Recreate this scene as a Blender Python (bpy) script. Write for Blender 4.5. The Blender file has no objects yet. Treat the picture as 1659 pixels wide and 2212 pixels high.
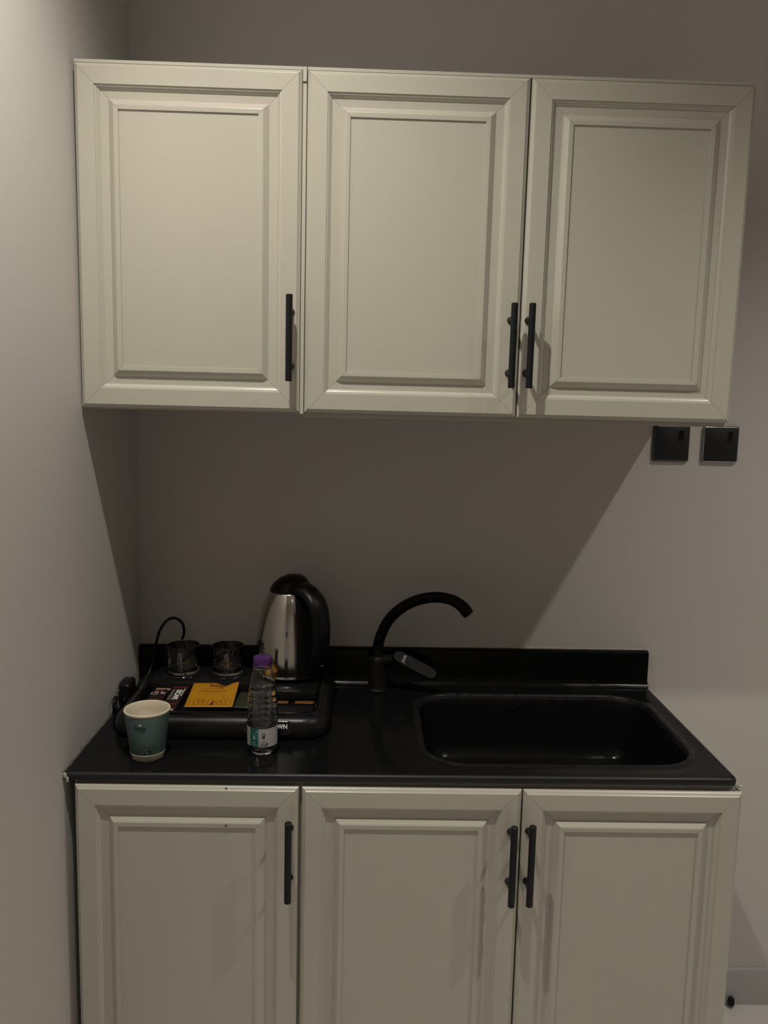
import bpy, math, random
from mathutils import Vector, Matrix, Euler
random.seed(4)
SC = bpy.context.scene
COL = SC.collection
PI = math.pi
rad = math.radians

# ------------------------------------------------------------------ camera
YAW, PITCH, ROLL, FPX = 0.0229, -0.1302, 0.0206, 1753.6
f = Vector((math.sin(YAW)*math.cos(PITCH), math.cos(YAW)*math.cos(PITCH), math.sin(PITCH)))
r = f.cross(Vector((0, 0, 1))).normalized(); u = r.cross(f)
r2 = r*math.cos(ROLL)+u*math.sin(ROLL); u2 = u*math.cos(ROLL)-r*math.sin(ROLL)
cam_d = bpy.data.cameras.new('camera'); cam = bpy.data.objects.new('camera', cam_d); COL.objects.link(cam)
M = Matrix((r2, u2, -f)).transposed().to_4x4(); M.translation = Vector((0.5333, -1.8996, 1.5148))
cam.matrix_world = M
cam_d.sensor_fit = 'VERTICAL'; cam_d.sensor_height = 36; cam_d.lens = 36*FPX/2212
cam_d.clip_start = 0.01
SC.camera = cam

# ------------------------------------------------------------------ world, lamps, exposure
w = bpy.data.worlds.new('world'); SC.world = w; w.use_nodes = True
w.node_tree.nodes['Background'].inputs[0].default_value = (0.02, 0.02, 0.02, 1)
w.node_tree.nodes['Background'].inputs[1].default_value = 0.3
SC.view_settings.view_transform = 'Standard'; SC.view_settings.look = 'None'
SC.view_settings.gamma = 1; SC.view_settings.use_curve_mapping = False
SC.view_settings.exposure = 0.0
CEIL = 2.70
# two ceiling lamps, then an added bounce fill: x, y, watts, spot angle, blend
LAMPS = [(0.31, -1.01, 68, 136, 1.0), (1.86, -1.02, 60, 116, 1.0), (1.15, -2.55, 24, 100, 1.0)]
LAMP_COL = (1.0, 0.945, 0.85)
ROOM_X, ROOM_Y = 3.0, -3.3

def spot(x, y, p, ang, blend):
    l = bpy.data.lights.new('lamp_light', 'SPOT'); l.energy = p; l.color = LAMP_COL
    l.spot_size = rad(ang); l.spot_blend = blend; l.shadow_soft_size = 0.022
    o = bpy.data.objects.new('lamp_light', l); o.location = (x, y, CEIL-0.02)
    COL.objects.link(o)
for L in LAMPS: spot(*L)

# ------------------------------------------------------------------ materials
def mat(name, col, rough=0.5, metal=0.0, spec=0.5, bump=0.0, bscale=200, trans=0.0, ior=1.45, var=0.0, vscale=3.0,
        emit=None, es=0, rvar=0.0, coat=0.0, alpha=1.0):
    m = bpy.data.materials.new(name); m.use_nodes = True
    nt = m.node_tree; b = nt.nodes['Principled BSDF']
    b.inputs['Base Color'].default_value = (*col, 1); b.inputs['Roughness'].default_value = rough
    b.inputs['Metallic'].default_value = metal; b.inputs['Specular IOR Level'].default_value = spec
    b.inputs['IOR'].default_value = ior; b.inputs['Transmission Weight'].default_value = trans
    b.inputs['Coat Weight'].default_value = coat; b.inputs['Alpha'].default_value = alpha
    if emit: b.inputs['Emission Color'].default_value = (*emit, 1); b.inputs['Emission Strength'].default_value = es
    tc = nt.nodes.new('ShaderNodeTexCoord')
    def noise(s, d=4):
        n = nt.nodes.new('ShaderNodeTexNoise'); n.inputs['Scale'].default_value = s; n.inputs['Detail'].default_value = d
        nt.links.new(tc.outputs['Object'], n.inputs['Vector']); return n
    if bump:
        n = noise(bscale); bp = nt.nodes.new('ShaderNodeBump'); bp.inputs['Strength'].default_value = bump
        bp.inputs['Distance'].default_value = 0.001
        nt.links.new(n.outputs['Fac'], bp.inputs['Height']); nt.links.new(bp.outputs['Normal'], b.inputs['Normal'])
    if var:
        n = noise(vscale); mx = nt.nodes.new('ShaderNodeMix'); mx.data_type = 'RGBA'
        mx.inputs[6].default_value = (*[c*(1-var) for c in col], 1); mx.inputs[7].default_value = (*[min(1, c*(1+var)) for c in col], 1)
        nt.links.new(n.outputs['Fac'], mx.inputs[0]); nt.links.new(mx.outputs[2], b.inputs['Base Color'])
    if rvar:
        n = noise(vscale*2); mr = nt.nodes.new('ShaderNodeMapRange')
        mr.inputs['From Min'].default_value = 0.35; mr.inputs['From Max'].default_value = 0.65
        mr.inputs['To Min'].default_value = max(0.02, rough-rvar); mr.inputs['To Max'].default_value = rough+rvar
        nt.links.new(n.outputs['Fac'], mr.inputs['Value']); nt.links.new(mr.outputs[0], b.inputs['Roughness'])
    return m

M_WALL = mat('painted_wall', (0.60, 0.572, 0.545), 0.62, bump=0.08, bscale=350, var=0.025, vscale=2)
M_CEIL = mat('ceiling_paint', (0.80, 0.79, 0.76), 0.8, bump=0.1)
M_CAB = mat('cabinet_foil', (0.49, 0.468, 0.396), 0.27, spec=0.85, bump=0.06, bscale=500, var=0.015, vscale=4)
M_CABIN = mat('cabinet_side_foil', (0.45, 0.43, 0.37), 0.4, bump=0.1, bscale=500)
M_SKIRT = mat('skirting_paint', (0.50, 0.50, 0.49), 0.4, var=0.02)
M_FLOOR = mat('floor_tile_glaze', (0.74, 0.70, 0.68), 0.25, var=0.04, vscale=6, rvar=0.05)
M_GROUT = mat('floor_grout', (0.35, 0.33, 0.31), 0.8, bump=0.2)
M_STONE = mat('black_moulded_counter', (0.0050, 0.0052, 0.0058), 0.17, spec=0.17, rvar=0.07, vscale=7, bump=0.06, bscale=260)
M_KBLK = mat('kettle_black_plastic', (0.004, 0.004, 0.0045), 0.38, spec=0.25, bump=0.08, bscale=900)
M_EDGE = mat('scuffed_black_edge', (0.013, 0.0135, 0.015), 0.42, spec=0.40, bump=0.15, bscale=160, var=0.3, vscale=25)
M_RIM = mat('scuffed_black_rim', (0.0085, 0.0085, 0.009), 0.36, spec=0.24, bump=0.1, bscale=160, var=0.6, vscale=30, rvar=0.12)
M_BLACK = mat('matte_black_metal', (0.008, 0.008, 0.0095), 0.45, spec=0.35, bump=0.08, bscale=700)
M_TAP = mat('tap_black', (0.005, 0.005, 0.005), 0.50, spec=0.16, bump=0.05, bscale=600)
M_PLAST = mat('black_plastic', (0.007, 0.0072, 0.0075), 0.32, spec=0.35, bump=0.12, bscale=900, rvar=0.06, vscale=12)
M_GLOSS = mat('gloss_black_plastic', (0.006, 0.006, 0.007), 0.12, rvar=0.03, vscale=10)
M_STEEL = mat('polished_steel', (0.60, 0.57, 0.52), 0.13, metal=1.0, rvar=0.03, vscale=5)
M_CHROME = mat('dark_chrome', (0.34, 0.34, 0.35), 0.22, metal=1.0)
M_SOCK = mat('socket_face_black', (0.014, 0.0145, 0.0145), 0.45, spec=0.4, bump=0.1, bscale=900)
M_SOCKF = mat('shaded_chrome_edge', (0.10, 0.10, 0.10), 0.35, metal=1.0)  # chrome darkened to stand for the left socket's dimmer reflections
M_GLASS = mat('clear_glass', (0.97, 0.98, 0.97), 0.0, trans=1.0, ior=1.48)
M_PET = mat('clear_plastic', (0.97, 0.98, 0.98), 0.02, trans=1.0, ior=1.40)
M_WATER = mat('drinking_water', (0.98, 1, 1), 0.0, trans=1.0, ior=1.33)
M_PURPLE = mat('purple_plastic', (0.060, 0.018, 0.10), 0.35)
M_PAPER = mat('cup_paper', (0.62, 0.56, 0.43), 0.6, bump=0.1, bscale=400)
M_TEAL = mat('teal_print', (0.072, 0.122, 0.114), 0.5, var=0.06, vscale=20)
M_TEALDK = mat('dark_print', (0.008, 0.014, 0.013), 0.5)
M_LABELW = mat('white_label', (0.42, 0.41, 0.41), 0.45)
M_LABELG = mat('green_label', (0.012, 0.115, 0.10), 0.4)
M_LABELL = mat('pale_green_print', (0.25, 0.42, 0.38), 0.4)
M_YEL = mat('yellow_sachet_foil', (0.46, 0.205, 0.006), 0.38, bump=0.25, bscale=60)
M_YELP = mat('brown_print', (0.10, 0.025, 0.01), 0.4)
M_BROWN = mat('dark_brown_sachet', (0.022, 0.010, 0.009), 0.3, bump=0.3, bscale=80)
M_RED = mat('dark_red_print', (0.13, 0.022, 0.016), 0.3, bump=0.3, bscale=80)
M_CREAM = mat('cream_print', (0.42, 0.30, 0.19), 0.35, var=0.3, vscale=60)
M_OLIVE = mat('olive_sachet', (0.030, 0.032, 0.020), 0.35, bump=0.3, bscale=60)
M_ORANGE = mat('orange_sachet', (0.16, 0.055, 0.010), 0.4, var=0.25, vscale=60)
M_WHITE = mat('white_print', (0.75, 0.75, 0.72), 0.4)
M_GREYP = mat('grey_print', (0.20, 0.20, 0.18), 0.4)
M_SEAL = mat('silicone_sealant', (0.45, 0.43, 0.38), 0.5, bump=0.8, bscale=120, var=0.3, vscale=40)
M_SEALD = mat('dingy_sealant', (0.12, 0.11, 0.075), 0.6, bump=0.8, bscale=120, var=0.4, vscale=40)
M_CHIP = mat('bare_board_chip', (0.23, 0.15, 0.06), 0.8)
M_DARK = mat('dark_void', (0.004, 0.004, 0.004), 0.7)
M_BULB = mat('lamp_diffuser', (0.9, 0.85, 0.75), 0.5, emit=LAMP_COL, es=12)
M_REFL_DOOR = mat('reflection_door_brown', (0.09, 0.045, 0.025), 0.4, var=0.25, vscale=5)

# ------------------------------------------------------------------ mesh helpers
class MB:
    def __init__(self): self.v = []; self.f = []
    def add(self, vs, fs):
        n = len(self.v); self.v += [tuple(x) for x in vs]; self.f += [tuple(i+n for i in q) for q in fs]; return self
    def box(self, x0, x1, y0, y1, z0, z1, c=0.0):
        if c <= 0:
            vs = [(x, y, z) for z in (z0, z1) for x, y in ((x0, y0), (x1, y0), (x1, y1), (x0, y1))]
            return self.add(vs, [(3, 2, 1, 0), (4, 5, 6, 7), (0, 1, 5, 4), (1, 2, 6, 5), (2, 3, 7, 6), (3, 0, 4, 7)])
        L = []
        for z, i in ((z0, c), (z0+c, 0), (z1-c, 0), (z1, c)):
            L.append([(x0+i, y0+c, z), (x0+max(i, 0)+c*(i == 0), y0+i, z), (x1-c, y0+i, z), (x1-i, y0+c, z),
                      (x1-i, y1-c, z), (x1-c, y1-i, z), (x0+c, y1-i, z), (x0+i, y1-c, z)])
        return self.loft(L, True)
    def loft(self, loops, cap=False, closed=True):
        n = len(loops[0]); b = []
        for l in loops: b += l
        fs = []
        for k in range(len(loops)-1):
            for i in range(n if closed else n-1):
                j = (i+1) % n
                fs.append((k*n+i, k*n+j, (k+1)*n+j, (k+1)*n+i))
        if cap:
            fs.append(tuple(range(n-1, -1, -1))); fs.append(tuple((len(loops)-1)*n+i for i in range(n)))
        return self.add(b, fs)
    def lathe(self, prof, c=(0, 0, 0), n=48, mod=None):
        L = []
        for rr, z in prof:
            L.append([(c[0]+(rr if not mod else mod(rr, z, 2*PI*i/n))*math.cos(2*PI*i/n),
                       c[1]+(rr if not mod else mod(rr, z, 2*PI*i/n))*math.sin(2*PI*i/n), c[2]+z) for i in range(n)])
        return self.loft(L, False)
    def tube(self, pts, rads, n=16, flat=None, cap=True, up=(0, 0, 1)):
        """round tube along pts; flat = list of (width, height) half sizes instead of a radius"""
        pts = [Vector(p) for p in pts]
        if not isinstance(rads, list): rads = [rads]*len(pts)
        L = []; ref = Vector(up)
        for i, p in enumerate(pts):
            t = (pts[min(i+1, len(pts)-1)]-pts[max(i-1, 0)]).normalized()
            if i == 0:
                a = t.cross(ref)
                if a.length < 1e-3: a = t.cross(Vector((1, 0.1, 0)))
                a.normalize()
            else:
                a = (a-t*a.dot(t)).normalized()
            b = t.cross(a)
            rx, ry = rads[i] if isinstance(rads[i], (tuple, list)) else (rads[i], rads[i])
            L.append([p+a*rx*math.cos(2*PI*k/n)+b*ry*math.sin(2*PI*k/n) for k in range(n)])
        return self.loft(L, cap)
    def build(self, name, m, parent=None, smooth=False, kind=None, label=None, org=None, bevel=0, sub=0):
        if org is None: org = ORG.get(root_of(parent), Vector()) if parent else Vector()
        me = bpy.data.meshes.new(name)
        me.from_pydata([tuple(Vector(v)-org) for v in self.v], [], self.f)
        me.materials.append(m)
        import bmesh
        bm = bmesh.new(); bm.from_mesh(me); bmesh.ops.recalc_face_normals(bm, faces=bm.faces); bm.to_mesh(me); bm.free()
        if smooth: me.polygons.foreach_set('use_smooth', [True]*len(me.polygons))
        o = bpy.data.objects.new(name, me); COL.objects.link(o)
        if parent: o.parent = parent
        else: o.location = org
        if smooth == 'auto':
            try: me.set_sharp_from_angle(angle=rad(35))
            except Exception: pass
        if bevel:
            md = o.modifiers.new('bevel', 'BEVEL'); md.width = bevel; md.segments = 2; md.limit_method = 'ANGLE'
        if sub:
            md = o.modifiers.new('sub', 'SUBSURF'); md.levels = sub; md.render_levels = sub
        if kind: o['kind'] = kind
        if label: o['label'] = label
        return o

ORG = {}
def root_of(o):
    while o.parent: o = o.parent
    return o
def thing(name, label, cat, loc, group=None, c=None, rot=(0, 0, 0)):
    """Empty at the base; geometry is given in unrotated world coordinates. c, rot: small true-up rotation about c"""
    o = bpy.data.objects.new(name, None); COL.objects.link(o); o.empty_display_size = 0.02
    ORG[o] = Vector(loc)
    R = Euler(rot, 'XYZ').to_matrix()
    o.location = (Vector(c)+R @ (Vector(loc)-Vector(c))) if c else Vector(loc)
    o.rotation_euler = rot
    tag(o, label, cat, group); return o
def tag(o, label, cat, group=None):
    o['label'] = label; o['category'] = cat
    if group: o['group'] = group
    return o
def rrect(x0, x1, y0, y1, rd, z, k=6, i=0.0):
    x0 += i; x1 -= i; y0 += i; y1 -= i; rd = max(rd-i, 0.0005); p = []
    for cx, cy, a in ((x1-rd, y1-rd, 0), (x0+rd, y1-rd, PI/2), (x0+rd, y0+rd, PI), (x1-rd, y0+rd, 1.5*PI)):
        for s in range(k+1):
            t = a+s/k*PI/2; p.append((cx+rd*math.cos(t), cy+rd*math.sin(t), z))
    return p
def catmull(P, n=8):
    P = [Vector(p) for p in P]; Q = [P[0]*2-P[1]]+P+[P[-1]*2-P[-2]]; out = []
    for i in range(1, len(Q)-2):
        for s in range(n):
            t = s/n; a, b, c, d = Q[i-1:i+3]
            out.append(0.5*((2*b)+(c-a)*t+(2*a-5*b+4*c-d)*t*t+(3*b-a-3*c+d)*t**3))
    out.append(P[-1]); return out
def text_geo(s, size, bold=0.0, shear=0.0):
    cu = bpy.data.curves.new('t', 'FONT'); cu.body = s; cu.size = size; cu.align_x = 'CENTER'; cu.align_y = 'CENTER'
    cu.offset = bold; cu.shear = shear; cu.resolution_u = 3
    o = bpy.data.objects.new('t', cu); COL.objects.link(o)
    dg = bpy.context.evaluated_depsgraph_get(); me = bpy.data.meshes.new_from_object(o.evaluated_get(dg))
    vs = [(v.co.x, v.co.y) for v in me.vertices]; fs = [tuple(p.vertices) for p in me.polygons]
    bpy.data.objects.remove(o); bpy.data.curves.remove(cu); bpy.data.meshes.remove(me)
    return vs, fs
def strip2d(a, b, wd, n=1):
    ax, ay = a; bx, by = b; L = math.hypot(bx-ax, by-ay) or 1; nx, ny = -(by-ay)/L*wd/2, (bx-ax)/L*wd/2
    vs = []; 
    for i in range(n+1):
        t = i/n; x, y = ax+(bx-ax)*t, ay+(by-ay)*t; vs += [(x-nx, y-ny), (x+nx, y+ny)]
    return vs, [(2*i, 2*i+2, 2*i+3, 2*i+1) for i in range(n)]
def ring2d(cx, cy, r0, r1, n=20, a0=0, a1=2*PI):
    vs = []
    for i in range(n+1):
        a = a0+(a1-a0)*i/n; vs += [(cx+r0*math.cos(a), cy+r0*math.sin(a)), (cx+r1*math.cos(a), cy+r1*math.sin(a))]
    return vs, [(2*i, 2*i+2, 2*i+3, 2*i+1) for i in range(n)]
def rect2d(x0, x1, y0, y1, n=1):
    return strip2d((x0, (y0+y1)/2), (x1, (y0+y1)/2), y1-y0, n)

# ------------------------------------------------------------------ room shell
def slab(name, b, m):
    o = MB().box(*b).build(name, m, kind='structure'); return o
slab('wall_back', (-0.1, ROOM_X+0.1, 0, 0.1, -0.05, CEIL+0.05), M_WALL)
slab('wall_left', (-0.1, 0, ROOM_Y-0.1, 0, -0.05, CEIL+0.05), M_WALL)
slab('wall_right', (ROOM_X, ROOM_X+0.1, ROOM_Y-0.1, 0, -0.05, CEIL+0.05), M_WALL)
slab('wall_front', (0, ROOM_X, ROOM_Y-0.1, ROOM_Y, -0.05, CEIL+0.05), M_WALL)
slab('ceiling', (0, ROOM_X, ROOM_Y, 0, CEIL, CEIL+0.1), M_CEIL)
fl = slab('floor', (0, ROOM_X, ROOM_Y, 0, -0.1, -0.002), M_GROUT)
for i in range(5):
    for j in range(6):
        x0, x1 = i*0.6+0.0015, min((i+1)*0.6-0.0015, ROOM_X-0.002); y1, y0 = -j*0.6-0.0015, max(-(j+1)*0.6+0.0015, ROOM_Y+0.002)
        if y1-y0 > 0.02: MB().box(x0, x1, y0, y1, -0.004, 0.0, 0.001).build('tile', M_FLOOR, fl)
# skirting board with a chamfered top
def skirt(name, a, b, n):
    a = Vector(a); b = Vector(b); n = Vector(n); prof = [(0.0005, 0), (0.006, 0), (0.006, 0.094), (0.005, 0.099), (0.003, 0.1015), (0.0005, 0.1015)]
    MB().loft([[p+n*d+Vector((0, 0, z)) for d, z in prof] for p in (a, b)], True).build(name, M_SKIRT, kind='structure')
skirt('baseboard_back', (1.24, 0, 0), (ROOM_X-0.015, 0, 0), (0, -1, 0))
skirt('baseboard_right', (ROOM_X, 0, 0), (ROOM_X, ROOM_Y, 0), (-1, 0, 0))
skirt('baseboard_left', (0, -0.53, 0), (0, ROOM_Y, 0), (1, 0, 0))
d1 = MB().box(1.6, 2.45, ROOM_Y+0.001, ROOM_Y+0.04, 0.001, 2.08, 0.003).build('reflection_door_1', M_REFL_DOOR, kind='structure')  # unseen door, added as a dark shape for the steel to reflect
MB().tube([(2.37, ROOM_Y+0.04, 1.0), (2.37, ROOM_Y+0.09, 1.0), (2.26, ROOM_Y+0.095, 1.0)], 0.009).build('reflection_door_handle', M_CHROME, d1)
for k, (x, y, p, a, bl) in enumerate(LAMPS):
    t = thing('ceiling_light', ['round recessed ceiling downlight over the left-hand cabinets, near the left wall',
                                'round recessed ceiling downlight out to the right of the cabinets',
                                'added ceiling downlight behind the camera, only to fill the room with bounced light'][k], 'light', (x, y, CEIL))
    MB().lathe([(0.045, -0.001), (0.060, -0.001), (0.060, -0.005), (0.052, -0.008), (0.045, -0.006), (0.045, -0.001)], (x, y, CEIL), 40).build('trim_ring', M_CHROME, t, True)
    MB().lathe([(0.0445, -0.0012), (0.0445, -0.004), (0.0002, -0.004)], (x, y, CEIL), 40).build('diffuser', M_BULB, t, True)

# ------------------------------------------------------------------ cabinet doors
PROF = [(0.0, 0.018), (0.0, 0.0072), (0.0015, 0.0050), (0.0035, 0.0036), (0.0060, 0.0018), (0.0068, 0.0004), (0.0076, 0.0),
        (0.0365, 0.0), (0.0368, 0.0020), (0.0398, 0.0028), (0.0408, 0.0048), (0.0432, 0.0060), (0.0445, 0.0084), (0.0455, 0.0088),
        (0.0590, 0.0092), (0.0602, 0.0082), (0.0630, 0.0052), (0.0645, 0.0046), (0.0656, 0.0034), (0.0688, 0.0006), (0.0705, 0.0003), (0.0776, 0.0008),
        (0.0778, 0.0034), (0.0778, 0.018)]
def handle_geo(mb, x, yf, z0, z1):
    so = 0.035; R = 0.0062
    mb.lathe([(0.0001, 0), (R-0.001, 0), (R, 0.001), (R, z1-z0-0.001), (R-0.001, z1-z0), (0.0001, z1-z0)], (x, yf-so, z0), 24)
    for z in (z0+0.028, z1-0.028):
        L = []
        for d, rr in ((0, 0.0070), (0.002, 0.0068), (0.006, 0.0048), (0.012, 0.0042), (so-0.004, 0.0042)):
            L.append([(x+rr*math.cos(a*PI/8), yf-d, z+rr*math.sin(a*PI/8)) for a in range(16)])
        mb.loft(L, True)
def make_door(root, x0, x1, z0, z1, yf, hx=None, hz=None, label=None):
    g = 0.00022
    d = MB().box(x0+0.0765, x1-0.0765, yf+0.0036, yf+0.0160, z0+0.0765, z1-0.0765).build('door', M_CAB, root, label=label)
    for nm, ed in (('rail', 't'), ('rail', 'b'), ('stile', 'l'), ('stile', 'r')):
        A, B = [], []
        for t, dp in PROF:
            if ed == 't': A.append((x0+t+g, yf+dp, z1-t)); B.append((x1-t-g, yf+dp, z1-t))
            if ed == 'b': A.append((x0+t+g, yf+dp, z0+t)); B.append((x1-t-g, yf+dp, z0+t))
            if ed == 'l': A.append((x0+t, yf+dp, z0+t+g)); B.append((x0+t, yf+dp, z1-t-g))
            if ed == 'r': A.append((x1-t, yf+dp, z0+t+g)); B.append((x1-t, yf+dp, z1-t-g))
        ob = MB().loft([A, B], True).build(nm, M_CAB, d, 'auto')
        wn = ob.modifiers.new('weighted', 'WEIGHTED_NORMAL'); wn.keep_sharp = True; wn.weight = 90
    if hx:
        h = MB(); handle_geo(h, hx, yf, *hz); h.build('handle', M_BLACK, d, 'auto', label='matte black round bar handle')
    return d
def carcass(root, x0, x1, y0, y1, z0, z1, split=None, shelf=(), T=0.016, open_top=False):
    p = lambda nm, *b: MB().box(*b).build(nm, M_CABIN, root)
    p('side_panel', x0, x0+T, y0, y1, z0, z1); p('side_panel', x1-T, x1, y0, y1, z0, z1)
    p('bottom_panel', x0+T, x1-T, y0, y1, z0, z0+T)
    if open_top: p('front_rail', x0+T, x1-T, y0, y0+0.018, z1-0.07, z1)
    else: p('top_panel', x0+T, x1-T, y0, y1, z1-T, z1)
    p('back_panel', x0+T, x1-T, y1-0.006, y1, z0+T, z1-T)
    for z in shelf: p('shelf', x0+T, x1-T, y0+0.03, y1-0.006, z, z+T)

# upper pair
DU, ZU0, ZU1 = 0.3723, 1.4979, 2.1063
XA, X1A, X1B, X2, XB = 0.0042, 0.4073, 0.4157, 0.8149, 1.2208
UC, UR = (0.6, -DU, 1.8), (0.0079, 0.0045, 0.0024)
yc = -DU+0.0185
wc = thing('wall_cabinet', 'off-white single-door wall cabinet mounted beside the left wall', 'cabinet', (XA, -0.2, ZU0), None, UC, UR)
carcass(wc, XA+0.001, X1B-0.004, yc, -0.007, ZU0-0.002, ZU1-0.001, shelf=(1.79,))
MB().box(X1A+0.0006, X1B-0.0012, -DU+0.0065, yc, ZU0-0.002, ZU1-0.026).build('filler_strip', M_CAB, wc)
MB().box(X1A+0.0006, X1B-0.0012, -DU+0.003, yc, ZU1-0.0252, ZU1-0.001).build('filler_strip', M_CAB, wc)
make_door(wc, XA, X1A, ZU0, ZU1-0.0055, -DU, 0.3905, (1.5545, 1.7085))
MB().box(XA+0.001, X1A, -DU+0.0062, yc, ZU1-0.0054, ZU1).build('top_strip', M_CAB, wc)
wd = thing('wall_cabinet', 'off-white double-door wall cabinet mounted on the back wall above the sink', 'cabinet', (X1B, -0.2, ZU0), None, UC, UR)
carcass(wd, X1B-0.003, XB-0.002, yc, -0.007, ZU0-0.0085, ZU1-0.001, shelf=(1.79,))
make_door(wd, X1B, X2-0.0012, ZU0, ZU1-0.0055, -DU, 0.7960, (1.5525, 1.7045))
make_door(wd, X2+0.0012, XB, ZU0, ZU1-0.0055, -DU, 0.8285, (1.5530, 1.7050))
MB().box(X1B, XB-0.002, -DU+0.0062, yc, ZU1-0.0054, ZU1).build('top_strip', M_CAB, wd)

# lower pair
DL, LZ = 0.5165, 0.8295
LXA, L1A, L1B, L2, LXB = 0.0191, 0.4211, 0.4264, 0.8266, 1.2291
LC, LR = (0.6, -DL, 0.5), (-0.0045, 0.0025, -0.0015)
yl = -DL+0.0185
ZLB = 0.105; CT = 0.8372
bc = thing('base_cabinet', 'off-white single-door base cabinet standing beside the left wall under the kettle tray', 'cabinet', (LXA, -0.25, 0), None, LC, LR)
carcass(bc, LXA-0.003, L1B-0.0035, yl, -0.02, ZLB-0.004, CT-0.0015)
MB().box(LXA+0.01, L1B-0.01, yl+0.05, yl+0.066, 0.006, ZLB-0.004).build('plinth', M_CABIN, bc)
d0 = make_door(bc, LXA, L1A, ZLB, LZ, -DL, 0.4060, (0.6305, 0.7825))
for px, pz, s in ((0.2907, LZ-0.0030, 0.0022), (0.2904, 0.7575, 0.0030)):
    c = []
    for i in range(9):
        a = 2*PI*i/9; q = s*random.uniform(0.6, 1.15); c.append((px+q*1.2*math.cos(a), pz+q*0.8*math.sin(a)))
    yy = -DL+(0.0030 if pz > 0.8 else 0.0002)
    MB().loft([[(a, yy-0.0012, b) for a, b in c], [(a, yy+0.002, b) for a, b in c]], True).build('chip_mark', M_CHIP, d0, label='small brown chip in the white foil')
bd = thing('base_cabinet', 'off-white double-door base cabinet standing under the sink', 'cabinet', (L1B, -0.25, 0), None, LC, LR)
carcass(bd, L1B-0.003, LXB-0.002, yl, -0.02, ZLB-0.004, CT-0.0015, open_top=True)
MB().box(L1B+0.01, LXB-0.012, yl+0.05, yl+0.066, 0.006, ZLB-0.004).build('plinth', M_CABIN, bd)
make_door(bd, L1B, L2-0.0012, ZLB, LZ, -DL, 0.8067, (0.6275, 0.7795))
make_door(bd, L2+0.0012, LXB, ZLB, LZ, -DL, 0.8395, (0.6285, 0.7815))

# ------------------------------------------------------------------ countertop with moulded sink
HC, DC, XC, BZ, BT = 0.8528, 0.5100, 1.2223, 0.9394, 0.0198
CC, CR = (0.6, -0.25, 0.85), (0, -0.0012, 0)
ct = thing('sink_countertop', 'glossy black moulded worktop with a rectangular sink on the right', 'countertop', (0.6, -0.25, CT), None, CC, CR)
TH = 0.0150; X0 = 0.0015; XS = 0.600; YB = -0.0008
def ray_rect(cx, cy, x0, x1, y0, y1, a):
    dx, dy = math.cos(a), math.sin(a); t = 1e9
    if dx > 1e-9: t = min(t, (x1-cx)/dx)
    if dx < -1e-9: t = min(t, (x0-cx)/dx)
    if dy > 1e-9: t = min(t, (y1-cy)/dy)
    if dy < -1e-9: t = min(t, (y0-cy)/dy)
    return (cx+dx*t, cy+dy*t)
# sink outline (traced rim), rounded rectangle sampled by arc, slightly rounder at the right
SX0, SX1, SY0, SY1 = 0.6550, 1.1800, -0.4560, -0.0830
scx, scy = (SX0+SX1)/2, (SY0+SY1)/2
def sink_loop(i, z, k=12):
    return rrect(SX0, SX1, SY0, SY1, 0.085, z, k, i)
def sink_loop_out(e, z, k=12):
    x0, x1, y0, y1, rd = SX0-e, min(SX1+e, XC-0.008), SY0-e, min(SY1+e, -0.024), 0.085+e
    p = []
    for cx, cy, a in ((x1-rd, y1-rd, 0), (x0+rd, y1-rd, PI/2), (x0+rd, y0+rd, PI), (x1-rd, y0+rd, 1.5*PI)):
        for s in range(k+1):
            t = a+s/k*PI/2; p.append((cx+rd*math.cos(t), cy+rd*math.sin(t), z))
    return p
k = 12; nl = 4*(k+1)
def outer_loop(inset, z):
    x0, x1, y0, y1 = XS, XC-inset, -DC+inset, YB
    p = []
    for q, (cx, cy) in enumerate(((x1, y1), (x0, y1), (x0, y0), (x1, y0))):
        for s in range(k+1):
            t = s/k
            e = 0.10
            if q == 0: p.append((cx, cy-e*(1-2*t), z) if t < .5 else (cx-e*(2*t-1), cy, z))
            if q == 1: p.append((cx+e*(1-2*t), cy, z) if t < .5 else (cx, cy-e*(2*t-1), z))
            if q == 2: p.append((cx, cy+e*(1-2*t), z) if t < .5 else (cx+e*(2*t-1), cy, z))
            if q == 3: p.append((cx-e*(1-2*t), cy, z) if t < .5 else (cx, cy+e*(2*t-1), z))
    return p
top = MB()
top.loft([outer_loop(0.006, HC), sink_loop_out(0.034, HC), sink_loop_out(0.026, HC-0.0008), sink_loop_out(0.016, HC-0.0024), sink_loop_out(0.010, HC-0.0016)])
MB().loft([sink_loop_out(0.010, HC-0.0016), sink_loop_out(0.007, HC-0.0003), sink_loop_out(0.004, HC+0.0006), sink_loop(0, HC+0.0002), sink_loop(0.002, HC-0.0012), sink_loop(0.0035, HC-0.004), sink_loop(0.0060, HC-0.010)]).build('sink_rim', M_RIM, ct, True, label='dull scuffed rim round the sink bowl')
# left flat area, split where the right ring has its own corner points
top.add([(X0, -DC+0.006, HC), (XS, -DC+0.006, HC), (XS, YB, HC), (X0, YB, HC)], [(0, 1, 2, 3)])
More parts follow.
